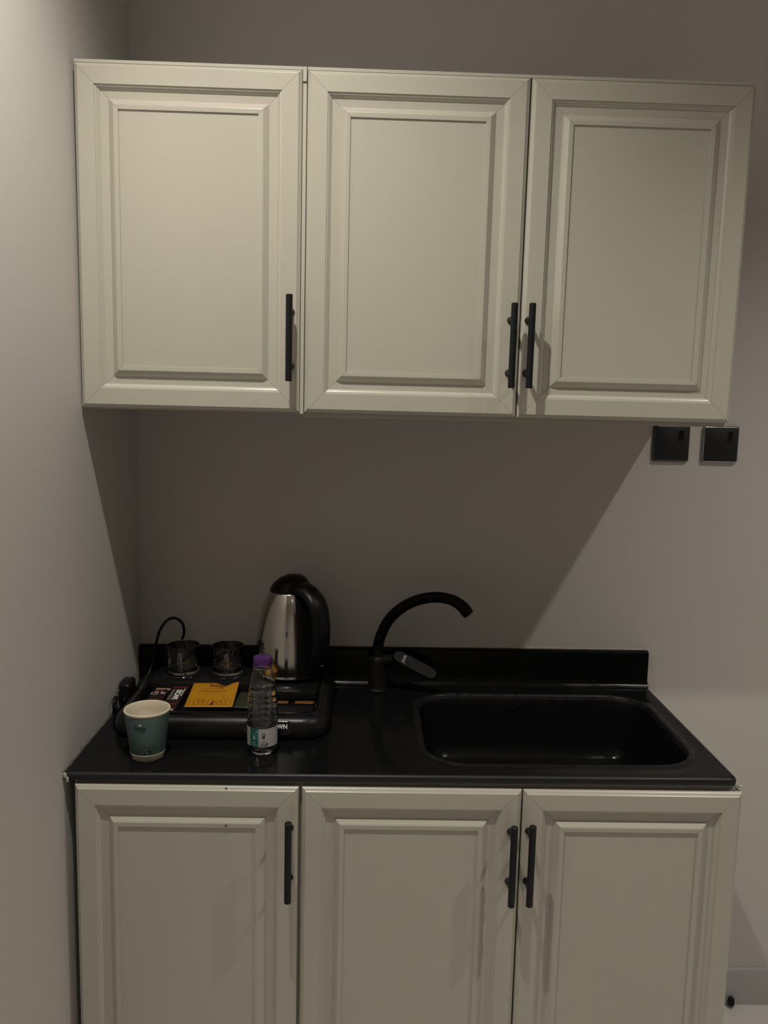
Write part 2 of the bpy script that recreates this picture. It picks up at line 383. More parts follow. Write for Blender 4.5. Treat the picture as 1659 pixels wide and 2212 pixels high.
# front nosing, right nosing, left and back edges, underside
nose = [(0.006, 0), (0.0035, -0.0006), (0.0012, -0.0024), (0, -0.005), (0, -0.0105), (0.0014, -0.0138), (0.004, -TH)]
L = []
for i, dz in nose:
    L.append([(X0, -DC+i, HC+dz)]+[(X0+(XC-0.014-X0)*t/6, -DC+i, HC+dz) for t in range(1, 7)] +
             [(XC-0.014+(0.014-i)*math.sin(a*PI/8), -DC+0.014-(0.014-i)*math.cos(a*PI/8), HC+dz) for a in range(1, 5)] + [(XC-i, YB, HC+dz)])
MB().loft(L, False, False).build('worktop_edge', M_EDGE, ct, 'auto')
top.add([(XC-0.006, -DC+0.006, HC), (XC-0.014, -DC+0.006, HC), (XC-0.006, -DC+0.014, HC)], [(0, 1, 2)])
top.add([(X0, -DC+0.004, HC-TH), (XC-0.004, -DC+0.004, HC-TH), (XC-0.004, -DC+0.05, HC-TH), (X0, -DC+0.05, HC-TH)], [(0, 1, 2, 3)])
top.add([(XC-0.004, -DC+0.05, HC-TH), (XC-0.004, YB, HC-TH), (XC-0.03, YB, HC-TH), (XC-0.03, -DC+0.05, HC-TH)], [(0, 1, 2, 3)])
top.add([(X0, -DC+0.05, HC-TH), (X0, YB, HC-TH), (XS, YB, HC-TH), (XS, -DC+0.05, HC-TH)], [(0, 1, 2, 3)])
top.add([(X0, -DC+0.006, HC), (X0, YB, HC), (X0, YB, HC-TH), (X0, -DC+0.004, HC-TH)], [(0, 1, 2, 3)])
top.build('worktop', M_STONE, ct, 'auto')
bowl = MB()
bl_ = [(0.0060, -0.010), (0.009, -0.022), (0.016, -0.070), (0.024, -0.115), (0.032, -0.133), (0.045, -0.144), (0.065, -0.149), (0.12, -0.152), (0.16, -0.154)]
bowl.loft([sink_loop(i, HC+z) for i, z in bl_])
dl = [(scx+0.030*math.cos(t), scy+0.030*math.sin(t), HC-0.157) for q in range(4) for t in [q*PI/2+s/k*PI/2 for s in range(k+1)]]
bowl.loft([sink_loop(0.16, HC-0.154), dl])
bowl.build('sink_bowl', M_STONE, ct, True, label='deep black rectangular sink bowl with rounded corners')
MB().lathe([(0.0305, -0.156), (0.030, -0.1545), (0.024, -0.1565), (0.010, -0.157), (0.010, -0.160), (0.0002, -0.160)], (scx, scy, HC), 32).build('drain', M_CHROME, ct, True)
# overflow slot on the rear wall of the bowl
ov = MB()
ov.loft([[(0.880+0.014*math.cos(a*PI/10), -0.0955-dy, HC-0.026+0.0085*math.sin(a*PI/10)-0.0*dy) for a in range(20)] for dy in (0, 0.0016)], True)
ov.build('overflow_cover', M_GLOSS, ct)
# backsplash: rounded top, stepped cove at its foot
bs = [(YB, HC+0.0002), (YB, BZ), (-0.010, BZ), (-0.0155, BZ-0.0012), (-0.0190, BZ-0.0045), (-BT, BZ-0.0090), (-BT, HC+0.016),
      (-0.0208, HC+0.0125), (-0.0235, HC+0.0110), (-0.0240, HC+0.0085), (-0.0252, HC+0.0060), (-0.0290, HC+0.0036), (-0.0300, HC+0.0020), (-0.033, HC+0.0003)]
MB().loft([[(x, y, z) for y, z in bs] for x in (X0, XC-0.001)], True).build('backsplash', M_STONE, ct, 'auto')
# sealant along the wall edges and lumps at the front corners
sl = []
for i in range(40):
    y = -0.03-(DC-0.03)*i/39; q = random.uniform(0.0006, 0.0016)
    sl.append([(0.0003, y, HC-0.001), (0.0008+q*1.6, y, HC+0.0002), (0.0006+q*.7, y, HC+q), (0.0003, y, HC+q*2.2)])
MB().loft(sl, True).build('sealant_bead', M_SEALD, ct, label='thin dingy sealant line along the left wall')
sl = []
for i in range(60):
    x = 0.002+(XC-0.004)*i/59; q = random.uniform(0.0008, 0.0022)
    sl.append([(x, -0.0003, BZ-0.0004), (x, -0.002-q, BZ+0.0001), (x, -0.0006, BZ+q*1.4)])
MB().loft(sl, True).build('sealant_bead', M_SEAL, ct, label='thin sealant line along the top of the backsplash')
def lump(c, s, seed):
    random.seed(seed); mb = MB(); pr = []
    n = 10
    L = []
    for j in range(1, 6):
        th = PI*j/6
        L.append([(c[0]+s[0]*math.sin(th)*math.cos(2*PI*i/n)*random.uniform(.7, 1.2), c[1]+s[1]*math.sin(th)*math.sin(2*PI*i/n)*random.uniform(.7, 1.2), c[2]+s[2]*math.cos(th)) for i in range(n)])
    mb.loft(L, True); return mb
lump((0.0040, -DC-0.001, HC-0.004), (0.0035, 0.003, 0.006), 3).build('sealant_lump', M_SEAL, ct, True)
lump((0.0085, -DC-0.0008, HC-0.012), (0.0026, 0.0024, 0.006), 5).build('sealant_lump', M_SEAL, ct, True)
lump((XC-0.001, -DC+0.004, HC-0.014), (0.003, 0.003, 0.006), 7).build('sealant_lump', M_SEAL, ct, True)
lump((XC+0.007, -DC+0.008, HC-0.0175), (0.006, 0.004, 0.0022), 9).build('sealant_lump', M_SEAL, ct, True)
random.seed(11)

# ------------------------------------------------------------------ tap
TX, TY = 0.568, -0.0625
tp = thing('sink_tap', 'matte black gooseneck mixer tap standing behind the sink', 'tap', (TX, TY, HC))
MB().lathe([(0.0002, 0.0010), (0.026, 0.0010), (0.026, 0.004), (0.0235, 0.007), (0.0215, 0.010), (0.0215, 0.070), (0.0195, 0.078), (0.014, 0.083), (0.0002, 0.083)], (TX, TY, HC), 36).build('tap_body', M_TAP, tp, 'auto')
# swan neck leans forward a little towards the room
arc = catmull([(0.568, -0.0625, 0.925), (0.568, -0.0625, 0.958), (0.5765, -0.0660, 0.992), (0.5935, -0.070, 1.026), (0.6220, -0.079, 1.0560), (0.6580, -0.088, 1.0765), (0.6960, -0.096, 1.0850),
               (0.7300, -0.102, 1.0815), (0.7540, -0.107, 1.0690), (0.7675, -0.110, 1.0540)], 6)
MB().tube(arc, [0.0124]*(len(arc)-14)+[0.0124+0.0016*i/13 for i in range(14)], 20).build('tap_spout', M_TAP, tp, True)
e = arc[-1]; dv = (arc[-1]-arc[-2]).normalized()
MB().tube([e-dv*0.002, e, e+dv*0.006, e+dv*0.0065], [0.0126, 0.0126, 0.0126, 0.0105], 20).build('aerator', M_TAP, tp, 'auto')
# lever paddle: stub out of the body, flat rounded blade falling to the right
MB().tube([(TX+0.012, TY-0.004, 0.925), (TX+0.036, TY-0.016, 0.931)], [0.0135, 0.0120], 20).build('lever_hub', M_TAP, tp, 'auto')
A = Vector((0.6045, -0.080, 0.9445)); B = Vector((0.7010, -0.092, 0.8975)); ax = (B-A).normalized()
side = Vector((0, -1, 0)).cross(ax).normalized(); nrm = Vector((0, -0.72, 0.69)); nrm = (nrm-ax*nrm.dot(ax)).normalized(); side = nrm.cross(ax).normalized()
L = []
blade = []
for i in range(25):
    t = 0.5-0.5*math.cos(PI*i/24); wdt = 0.0150*(1-(2*t-1)**8)**0.5 if 0 < t < 1 else 0.003
    blade.append((A+(B-A)*t, max(wdt, 0.003)))
for h, s in ((-0.0045, .86), (-0.003, 1), (0.003, 1), (0.0045, .86)):
    L.append([c+side*wd_*s+nrm*h for c, wd_ in blade]+[c-side*wd_*s+nrm*h for c, wd_ in reversed(blade)])
lev = MB().loft(L, True).build('lever', M_TAP, tp, 'auto')
tv, tf = text_geo('JAMI', 0.0100, 0.0002)
ctr = A+(B-A)*0.24
dirx = (side*1.0).normalized(); diry = nrm.cross(dirx).normalized()
if dirx.z < 0: dirx = -dirx; diry = nrm.cross(dirx).normalized()
MB().add([ctr+nrm*0.0048+dirx*a+diry*b for a, b in tv], tf).build('lever_lettering', M_GREYP, lev)

# ------------------------------------------------------------------ tray
tr = thing('hospitality_tray', 'black moulded plastic tray with raised back, standing left of the sink', 'tray', (0.25, -0.2, HC))
TX0, TX1, TY0, TY1 = 0.034, 0.468, -0.362, -0.034
Z = HC
def tl(i, z, rd=0.055): return rrect(TX0, TX1, TY0, TY1, rd, Z+z, 8, i)
MB().loft([tl(.012, .0006), tl(.006, .001), tl(.001, .006), tl(.000, .014), tl(.003, .030), tl(.008, .038), tl(.014, .0425), tl(.019, .0440)], False).build('tray_skirt', M_PLAST, tr, 'auto')
IN = (0.060, 0.330, -0.334, -0.178)
def tl2(i, z, rd=0.05): return rrect(TX0, TX1, TY0, TY1, rd, Z+z, 8, i)
MB().loft([tl2(.0188, .0438), tl2(.0200, .0475), tl2(.023, .0490), tl2(.029, .0485), tl2(.0315, .0450), tl2(.034, .0285), tl2(.040, .0262)], False).build('tray_rim', M_GLOSS, tr, 'auto')
MB().box(TX0+.030, TX1-.030, TY0+.030, TY1-.030, Z+.0010, Z+.0265).build('tray_floor', M_PLAST, tr)
PZ = Z+0.0525
# raised rear platform, deeper on the kettle side
def plat(nm, x0, x1, y0, y1, m, zb=.026):
    MB().loft([rrect(x0, x1, y0, y1, .012, Z+zb, 5), rrect(x0, x1, y0, y1, .012, PZ-.004, 5), rrect(x0, x1, y0, y1, .012, PZ-.001, 5, .0012), rrect(x0, x1, y0, y1, .012, PZ, 5, .004)], True).build(nm, m, tr, 'auto')
plat('cup_platform', 0.066, 0.2915, -0.178, -0.066, M_PLAST)
plat('kettle_platform', 0.2925, 0.436, -0.225, -0.066, M_PLAST, .036)
MB().box(0.2935, 0.435, -0.188, -0.067, Z+.0265, Z+.0365).build('platform_support', M_PLAST, tr)
for cx in (0.1275, 0.2275):
    MB().lathe([(0.0385, 0.0001), (0.0390, 0.0030), (0.0402, 0.0036), (0.0415, 0.0030), (0.0430, 0.0001)], (cx, -0.1120, PZ), 48).build('cup_ring', M_GLOSS, tr, True)
for x in (0.1515, 0.3425):
    MB().box(x, x+.003, -0.325, -0.226 if x > .3 else -0.179, Z+.0265, Z+.036, .0008).build('divider', M_PLAST, tr)
bx0, bx1, bz0, bz1 = 0.300, 0.397, Z+.012, Z+.0385
def fy(z): return TY0+ (0.0005 if z < Z+.02 else 0.0030+ (z-Z-.03)*.35)
L = []
for d, s in ((0.004, 0), (-0.0008, 0), (-0.0018, .0012)):
    q = []
    for (x, z, _) in [(p[0], p[1], 0) for p in rrect(bx0, bx1, bz0, bz1, .010, 0, 6, s)]:
        q.append((x, TY0+0.0035*max(0, (z-Z-.014))/.016+d, z))
    L.append(q)
bg = MB().loft(L, True).build('badge', M_GLOSS, tr, 'auto')
tv, tf = text_geo('AWN', 0.0112, 0.0006)
MB().add([(0.3725+a, TY0+0.0035*(Z+.0290+b-Z-.014)/.016-0.0023, Z+.0290+b) for a, b in tv], tf).build('badge_lettering', M_WHITE, bg, label='white block letters')

# ------------------------------------------------------------------ kettle
KX, KY = 0.3660, -0.1035
KZ = PZ
kt = thing('electric_kettle', 'polished steel kettle with black lid and handle, standing on the tray', 'kettle', (KX, KY, KZ))
MB().lathe([(0.0002, .0005), (.066, .0005), (.067, .003), (.067, .007), (.062, .0085), (.0002, .0085)], (KX, KY, KZ), 48).build('power_base', M_GLOSS, kt, 'auto')
bp = [(0.0735, .009), (0.0750, .0100), (0.0745, .0125), (0.0740, .016), (0.0735, .035), (0.0725, .060), (0.0700, .090), (0.0660, .120), (0.0605, .150), (0.0545, .172), (0.0470, .1905), (0.0450, .1930), (0.0425, .1925)]
bp = [(q.x*(1.055-.05*max(0, (q.y-.09)/.10)), q.y) for q in catmull([(a, b, 0) for a, b in bp], 3)]
AZ = rad(-90+46)      # direction the handle points, measured from +x
ang_s = rad(-90+180+46)
def kmod(rr, z, a):
    d = math.atan2(math.sin(a-ang_s), math.cos(a-ang_s))
    s = max(0, 1-abs(d)/0.42); hgt = max(0, (z-.145)/.048)
    return rr+0.020*s*s*min(1, hgt)**1.5
MB().lathe(bp, (KX, KY, KZ), 96, kmod).build('kettle_body', M_STEEL, kt, True)
MB().lathe([(.0002, .0095), (.0733, .0095)], (KX, KY, KZ), 48).build('kettle_underside', M_PLAST, kt, True)
ld = [(0.0425, .190), (0.0455, .1925), (0.0452, .196), (0.0430, .203), (0.0385, .212), (0.0305, .2210), (0.0195, .2270), (0.0080, .2295), (0.0002, .2298)]
def lmod(rr, z, a):
    d = math.atan2(math.sin(a-ang_s), math.cos(a-ang_s)); s = max(0, 1-abs(d)/0.7)
    return rr+(0.012*s*s if z < .20 else 0)
lidm = MB().lathe(ld, (KX, KY, KZ), 64, lmod)
lidm.v = [(x+.009*max(0, (z-KZ-.197)/.032), y, z) for x, y, z in lidm.v]
lidm.build('lid', M_KBLK, kt, True)
# black shell over the right half of the body that carries the handle
L = []
for rr, z in bp[2:-4]:
    rr += 0.0022
    a0, a1 = rad(-90+16+2*z/.18), rad(-90+84)
    row = [(KX+rr*math.cos(a0+(a1-a0)*i/20), KY+rr*math.sin(a0+(a1-a0)*i/20), KZ+z) for i in range(21)]
    row += [(KX+(rr-.003)*math.cos(a0+(a1-a0)*i/20), KY+(rr-.003)*math.sin(a0+(a1-a0)*i/20), KZ+z) for i in range(20, -1, -1)]
    L.append(row)
MB().loft(L, True).build('handle_mount', M_KBLK, kt, 'auto')
hd = [(0.022, .203, .024, .012), (0.042, .203, .0280, .014), (0.066, .197, .0250, .0145), (0.088, .181, .0250, .0135), (0.100, .156, .0245, .013), (0.1055, .124, .0240, .0125), (0.104, .090, .0240, .0125), (0.101, .062, .0240, .0125), (0.094, .040, .0240, .0125), (0.082, .026, .0240, .0120), (0.068, .020, .023, .010)]
cp = catmull([(a, b, 0) for a, b, _, _ in hd], 4); cw = catmull([(a, b, 0) for _, _, a, b in hd], 4)
MB().tube([(KX+p.x*math.cos(AZ), KY+p.x*math.sin(AZ), KZ+p.y) for p in cp], [(q.x, q.y) for q in cw], 20, up=(0, 0, 1)).build('handle', M_KBLK, kt, True)
MB().box(KX+.1080*math.cos(AZ)-.004, KX+.1080*math.cos(AZ)+.004, KY+.108*math.sin(AZ)-.004, KY+.108*math.sin(AZ)+.004, KZ+.036, KZ+.044, .001).build('power_switch', M_GLOSS, kt)

# ------------------------------------------------------------------ glass mugs
def mug(cx, label, az):
    g = thing('glass_mug', label, 'mug', (cx, -0.112, PZ+.0004), 'glass mugs on the tray')
    cy = -0.112; z0 = PZ+.0004
    pr = [(0.0002, 0), (.0290, 0), (.0330, .0015), (.0345, .006), (.0355, .030), (.0360, .0640), (.0357, .0655), (.0344, .0658), (.0336, .0648), (.0326, .030), (.0318, .012), (.0270, .0085), (.0002, .0080)]
    MB().lathe(pr, (cx, cy, z0), 64).build('glass_body', M_GLASS, g, True)
    P = []
    for rr, z in ((.0350, .054), (.046, .0565), (.0555, .050), (.0570, .037), (.0530, .025), (.0440, .0175), (.0345, .0145)):
        P.append((cx+rr*math.cos(az), cy+rr*math.sin(az), z0+z))
    MB().tube(catmull(P, 5), (.0042, .0036), 14).build('handle', M_GLASS, g, True)
mug(0.1275, 'clear glass mug on the tray nearer the left wall', rad(-86))
mug(0.2275, 'clear glass mug on the tray nearer the steel kettle', rad(-84))

# ------------------------------------------------------------------ sachets
def sachet(name, label, group, c, w_, h_, rot, m, thick=0.005, tilt=0.0, roll=0.0, crimp=0.008, curl=0.0, grid=12, wave=0.0):
    """pillow pack centred at c; local u to the right, v away from the viewer; returns root and mapping function"""
    R = Matrix.Rotation(rot, 3, 'Z') @ Matrix.Rotation(tilt, 3, 'X') @ Matrix.Rotation(roll, 3, 'Y')
    c = Vector(c)
    def hz(a, b, s):
        e = max(0, 1-abs(2*a/w_)**4)*max(0, 1-abs(2*b/(h_-2*crimp))**4) if abs(b) < h_/2-crimp else 0
        wv = curl*(b/(h_/2))**2-wave*1.8*math.exp(-((a/w_-.20)/.13)**2)*max(0, b/(h_/2))**3+wave*.5*max(0, a/w_*2)*max(0, b/(h_/2))**2
        return s*(0.0004+thick/2*e**0.6)+wv
    def mp(a, b, up=0.00025): return c+R @ Vector((a, b, hz(a, b, 1)+up))
    n = grid; vs = []; fs = []
    for s in (1, -1):
        for j in range(n+1):
            for i in range(n+1):
                a = -w_/2+w_*i/n; b = -h_/2+h_*j/n; vs.append(c+R @ Vector((a, b, hz(a, b, s))))
    N = (n+1)**2
    for j in range(n):
        for i in range(n):
            q = j*(n+1)+i; fs.append((q, q+1, q+n+2, q+n+1)); fs.append((N+q, N+q+n+1, N+q+n+2, N+q+1))
    rim = [i for i in range(n+1)]+[j*(n+1)+n for j in range(1, n+1)]+[n*(n+1)+i for i in range(n-1, -1, -1)]+[j*(n+1) for j in range(n-1, 0, -1)]
    for i in range(len(rim)):
        a, b = rim[i], rim[(i+1) % len(rim)]; fs.append((a, a+N, b+N, b))
    t = thing(name, label, 'sachet', c, group)
    MB().add(vs, fs).build('sachet_pouch', m, t, True)
    return t, mp
SMALL = ('city_drawing', 'small_print', 'dark_print', 'ring_mark')
def printed(t, mp, geos, nm, m, up=0.0003, rot=0, at=(0, 0)):
    mb = MB(); cs, sn = math.cos(rot), math.sin(rot)
    for vs, fs in geos: mb.add([mp(at[0]+x*cs-y*sn, at[1]+x*sn+y*cs, up) for x, y in vs], fs)
    return mb.build(nm, m, t, kind='stuff' if nm in SMALL else None)
FZ = Z+0.0265
# big yellow sachet
t, mp = sachet('tea_sachet', 'large yellow rectangular sachet lying at the front of the tray', None, (0.2165, -0.2395, Z+.0485), 0.098, 0.118, rad(2), M_YEL, 0.004, tilt=rad(4.5), crimp=0.006, grid=20, wave=0.0045)
printed(t, mp, [text_geo('hoy', 0.022, 0.0005)], 'printed_name', M_YELP, at=(0.004, 0.0415))
ln = [strip2d((-0.020, .0255), (0.021, .0255), .0011, 10), strip2d((-.031, .0125), (0.029, .0125), .0016, 12), strip2d((-.016, .005), (.014, .005), .0009, 8)]
for i in range(9):
    x = -.040+i*.0092; hh = random.uniform(.010, .026); wq = random.uniform(.006, .009)
    ln += [strip2d((x, -.050), (x, -.050+hh), .0006, 3), strip2d((x, -.050+hh), (x+wq, -.050+hh), .0006, 3), strip2d((x+wq, -.050+hh), (x+wq, -.050), .0006, 3)]
ln += [ring2d(-.018, -.036, .0065, .0071), ring2d(.014, -.036, .0068, .0074), ring2d(-.028, -.020, .0001, .0012, 8), ring2d(.026, -.020, .0001, .0014, 8), strip2d((-.045, -.0505), (.045, -.0505), .0006, 12)]
ln.append(([(0.0, -.052), (.009, -.052), (.008, -.038), (.003, -.043)], [(0, 1, 2, 3)]))
printed(t, mp, ln, 'city_drawing', M_YELP)
# stick with white lettering
t, mp = sachet('coffee_stick', 'dark brown coffee stick with sideways white letters, between two other sachets', None, (0.1365, -0.2450, Z+.0410), 0.034, 0.122, rad(-2), M_BROWN, 0.006, grid=14, tilt=rad(4))
printed(t, mp, [text_geo('ESCAFE', 0.0150, 0.0006)], 'lettering', M_WHITE, rot=rad(-90), at=(0.003, 0.0130))
printed(t, mp, [strip2d((0.0125, 0.006), (0.0125, .046), .0016, 6)], 'underline', M_WHITE)
printed(t, mp, [strip2d((-.009, -.012+i*.009), (-.009, -.007+i*.009), .006, 2) for i in range(6)]+[strip2d((-.003, -.010+i*.010), (-.002, -.005+i*.010), .002, 1) for i in range(3)], 'small_print', M_GREYP)
printed(t, mp, [rect2d(-.0165, .0165, .050, .060, 6)], 'red_band', M_RED)
printed(t, mp, [rect2d(-.016, .014, -.052, -.030, 6)], 'red_band', M_RED)
printed(t, mp, [rect2d(-.004, .012, -.0598, -.052, 4)], 'cream_patch', M_CREAM, up=.0005)
# picture stick
t, mp = sachet('coffee_stick', 'coffee stick with a cream and red picture, nearest the left wall on the tray', None, (0.0985, -0.2350, Z+.0400), 0.033, 0.105, rad(-3), M_BROWN, 0.007, grid=14, tilt=rad(1))
printed(t, mp, [rect2d(-.015, .0155, .036, .050, 6)], 'cream_patch', M_CREAM)
printed(t, mp, [rect2d(-.014, .005, .024, .035, 6)], 'red_patch', M_RED, up=.0005)
printed(t, mp, [rect2d(.004, .010, .036, .044, 3)], 'red_patch', M_RED, up=.0005)
printed(t, mp, [rect2d(.003, .013, .008, .020, 5)], 'grey_patch', M_GREYP)
printed(t, mp, [text_geo('3 in 1', 0.012, 0.0004)], 'lettering', M_WHITE, at=(-.006, 0.0175))
printed(t, mp, [rect2d(-.012, .0, .002, .008, 3)], 'grey_patch', M_GREYP)
# olive one, half hidden by bottle
sachet('tea_sachet', 'dark olive sachet lying on the tray behind the water bottle', None, (0.2850, -0.2300, Z+.0345), 0.044, 0.086, rad(-6), M_OLIVE, 0.005, tilt=rad(2), grid=10)
# two orange packets in the pocket in front of the kettle
sachet('sugar_packet', 'small orange packet in the front tray pocket close to the water bottle', 'orange packets in the tray pocket', (0.362, -0.2115, Z+.0290), 0.026, 0.044, rad(2), M_ORANGE, 0.003, grid=8)
sachet('sugar_packet', 'small orange packet in the right-hand corner pocket of the tray', 'orange packets in the tray pocket', (0.410, -0.2115, Z+.0290), 0.042, 0.044, rad(-1), M_ORANGE, 0.003, grid=8)

# ------------------------------------------------------------------ water bottle
BX, BY, B0 = 0.3440, -0.4110, HC+.0004
wb = thing('water_bottle', 'small clear water bottle with purple cap standing in front of the tray', 'bottle', (BX, BY, B0))
prof = [(.0060, .0040), (.0140, .0030), (.0205, .0004), (.0245, .0016), (.0275, .0080), (.0288, .0150), (.0290, .0190), (.0285, .0200), (.0285, .0560), (.0290, .0570), (.0292, .0620), (.0290, .0800), (.0284, .0950), (.0274, .1080), (.0258, .1230), (.0237, .1380), (.0212, .1520), (.0186, .1630), (.0164, .1700), (.0156, .1730), (.0155, .1850)]
pf = [(q.x, q.y) for q in catmull([(a, b, 0) for a, b in prof], 4)]
def bmod(rr, z, a):
    if z < .016: return rr*(1-0.08*(1-z/.016)*(0.5+0.5*math.cos(5*a+0.6))**2)
    if .060 < z < .136:
        e = min(1, (z-.060)/.012, (.136-z)/.012)
        ph = (z+0.0042*math.cos(3*a+1.2))/0.0118*2*PI
        return rr-0.0011*e*(0.5+0.5*math.cos(ph))**2*1.3
    return rr
def ring_prof(off, zmax, closed_top):
    p = [(max(.0002, a-off), b+(off if b < .004 else 0)) for a, b in pf if b <= zmax]
    return [(0.0002, .0045+off)]+p
b1 = MB().lathe([(0.0002, .0045)]+pf+[(.0148, .1852)]+[(max(.0003, a-.0007), b+(.0007 if b < .006 else 0)) for a, b in reversed(pf)]+[(0.0002, .0052)], (BX, BY, B0), 96, bmod)
b1.build('bottle_shell', M_PET, wb, True)
wp = ring_prof(.00095, .1290, True)
wp = wp+[(.0002, wp[-1][1])]
MB().lathe(wp, (BX, BY, B0+.0003), 96, bmod).build('water', M_WATER, wb, True)
def capmod(rr, z, a): return rr+(0.00012*math.cos(60*a) if .172 < z < .186 else 0)
MB().lathe([(.0160, .1715), (.0178, .1715), (.0181, .1735), (.0176, .1742), (.0179, .1750), (.0178, .1850), (.0170, .1872), (.0140, .1880), (.0002, .1882)], (BX, BY, B0), 120, capmod).build('cap', M_PURPLE, wb, 'auto')
MB().lathe([(.0172, .1665), (.0186, .1668), (.0184, .1690), (.0160, .1692)], (BX, BY, B0), 40).build('neck_ring', M_PET, wb, True)
def wrapb(off, th0=rad(-90)+0.0):
    R = .0291+off
    return lambda x, z: (BX+R*math.cos(th0+x/.0291), BY+R*math.sin(th0+x/.0291), B0+z)
def wrapped(geos, nm, m, par, off, wrap, at=(0, 0), **k):
    mb = MB(); W = wrap(off)
    for vs, fs in geos: mb.add([W(at[0]+x, at[1]+y) for x, y in vs], fs)
    return mb.build(nm, m, par, kind='stuff' if nm in SMALL else None, **k)
LB = wrapped([strip2d((-.040, .038), (.040, .038), .0365, 48)], 'label', M_LABELW, wb, .0001, wrapb)
wrapped([rect2d(-.0225, -.0045, .0200, .0560, 16)], 'green_panel', M_LABELG, LB, .0003, wrapb)
wrapped([ring2d(-.0130, .0400, .0066, .0072, 28, rad(-150), rad(140)), ring2d(-.0055-.0015, .0500, .0012, .0024, 12)], 'ring_mark', M_LABELL, LB, .0005, wrapb)
drop = [(-.0130+.0035*math.sin(a)*math.sin(a/2)**1.2, .0395+.0048*math.cos(a)) for a in [2*PI*i/20 for i in range(20)]]
wrapped([(drop, [tuple(range(20))]), strip2d((-.0145, .0350), (-.0095, .0362), .0010, 3)], 'drop_mark', M_LABELL, LB, .0006, wrapb)
wrapped([strip2d((-.017, .0285), (-.010, .0285), .0018, 4), strip2d((-.019, .0248), (-.007, .0248), .0010, 5)], 'small_print', M_LABELL, LB, .0005, wrapb)
wrapped([rect2d(.0028, .0082, .0415, .0470, 3), strip2d((.0028, .0400), (.0082, .0400), .0012, 3), strip2d((.0028, .0378), (.0082, .0378), .0014, 3),
         strip2d((.0020, .0300), (.0035, .0300), .0012, 1), strip2d((.0045, .0302), (.0060, .0302), .0012, 1), strip2d((.0070, .0304), (.0085, .0304), .0012, 1),
         strip2d((-.001, .0262), (.0130, .0262), .0006, 8), strip2d((-.001, .0240), (.0130, .0240), .0007, 8), rect2d(.0105, .0130, .0245, .0285, 2)]
        + [strip2d((-.003+i*.0021, .0215), (-.003+i*.0021+.0013, .0215), .0010, 1) for i in range(8)]
        + [strip2d((-.0035+i*.0021, .0552), (-.0035+i*.0021+.0013, .0552), .0007, 1) for i in range(11)], 'dark_print', M_TEALDK, LB, .0005, wrapb)
wrapped([ring2d(.0055, .0446, .0001, .0016, 12), strip2d((.0055, .0422), (.0055, .0445), .0007, 1)], 'tree_mark', M_LABELW, LB, .0008, wrapb)

# ------------------------------------------------------------------ paper cup
CX, CY, C0 = 0.1325, -0.4375, HC+.0004
pc = thing('paper_cup', 'teal and white double-walled paper cup at the left end of the counter', 'cup', (CX, CY, C0))
rb, rt, H = .0288, .0402, .0925
rw = lambda z: rb+(rt-rb)*z/H
MB().lathe([(.0002, .004), (rb-.0012, .004), (rb-.001, 0), (rb, .0002), (rw(.012), .012), (rw(.086), .086), (rt, H-.002), (rt+.0008, H-.0026), (rt+.0020, H-.0018), (rt+.0024, H), (rt+.0016, H+.0016), (rt, H+.0018), (rt-.0012, H+.0006), (rw(.080)-.0014, .080), (rw(.012)-.0012, .010), (.0002, .0085)], (CX, CY, C0), 72).build('cup_wall', M_PAPER, pc, True)
MB().lathe([(rw(.0135)+.0002, .0135), (rw(.0135)+.0013, .0130), (rw(.015)+.0016, .0150), (rw(.084)+.0016, .0840), (rw(.0875)+.0012, .0870), (rw(.0875)+.0001, .0876)], (CX, CY, C0), 72).build('sleeve', M_TEAL, pc, True)
MB().lathe([(rw(.0115)+.0004, .0112), (rw(.0125)+.0016, .0118), (rw(.0135)+.0017, .0136), (rw(.014)+.0004, .0140)], (CX, CY, C0), 72).build('sleeve_edge', M_PAPER, pc, True)
def wrapc(off, th0=rad(-90)-.02):
    return lambda x, z: (CX+(rw(z)+.0017+off)*math.cos(th0+x/.035), CY+(rw(z)+.0017+off)*math.sin(th0+x/.035), C0+z)
wrapped([text_geo('hoy', .0125, .0004)], 'lettering', M_TEALDK, pc, .0002, wrapc, at=(-.0015, .0690))
wrapped([strip2d((-.009, .0625), (.006, .0625), .0007, 6), strip2d((-.026, .037), (.024, .037), .0005, 20), strip2d((-.026, .031), (.030, .031), .0006, 20), strip2d((.006, .0345), (.013, .0345), .0010, 3),
         strip2d((-.012, .026), (-.001, .026), .0005, 4), strip2d((-.012, .020), (-.001, .020), .0005, 4), strip2d((-.012, .020), (-.012, .026), .0005, 1), strip2d((-.001, .020), (-.001, .026), .0005, 1),
         strip2d((.006, .016), (.006, .028), .0005, 1), strip2d((.006, .028), (.013, .028), .0005, 2), strip2d((.013, .028), (.013, .016), .0005, 1), strip2d((.016, .016), (.016, .029), .0005, 1),
         strip2d((.016, .029), (.022, .030), .0005, 2), strip2d((.022, .030), (.022, .017), .0005, 1), ring2d(.012, .0235, .0001, .0020, 10), ring2d(.0155, .0205, .0001, .0020, 10), ring2d(.0035, .0180, .0001, .0020, 10)],
        'city_drawing', M_TEALDK, pc, .0002, wrapc)
wrapped([ring2d(-.0015, .0755, .0008, .0024, 16)], 'white_dot', M_PAPER, pc, .0003, wrapc)
wrapped([ring2d(.0095, .0355, .0001, .0011, 10)], 'white_dot', M_PAPER, pc, .0003, wrapc)

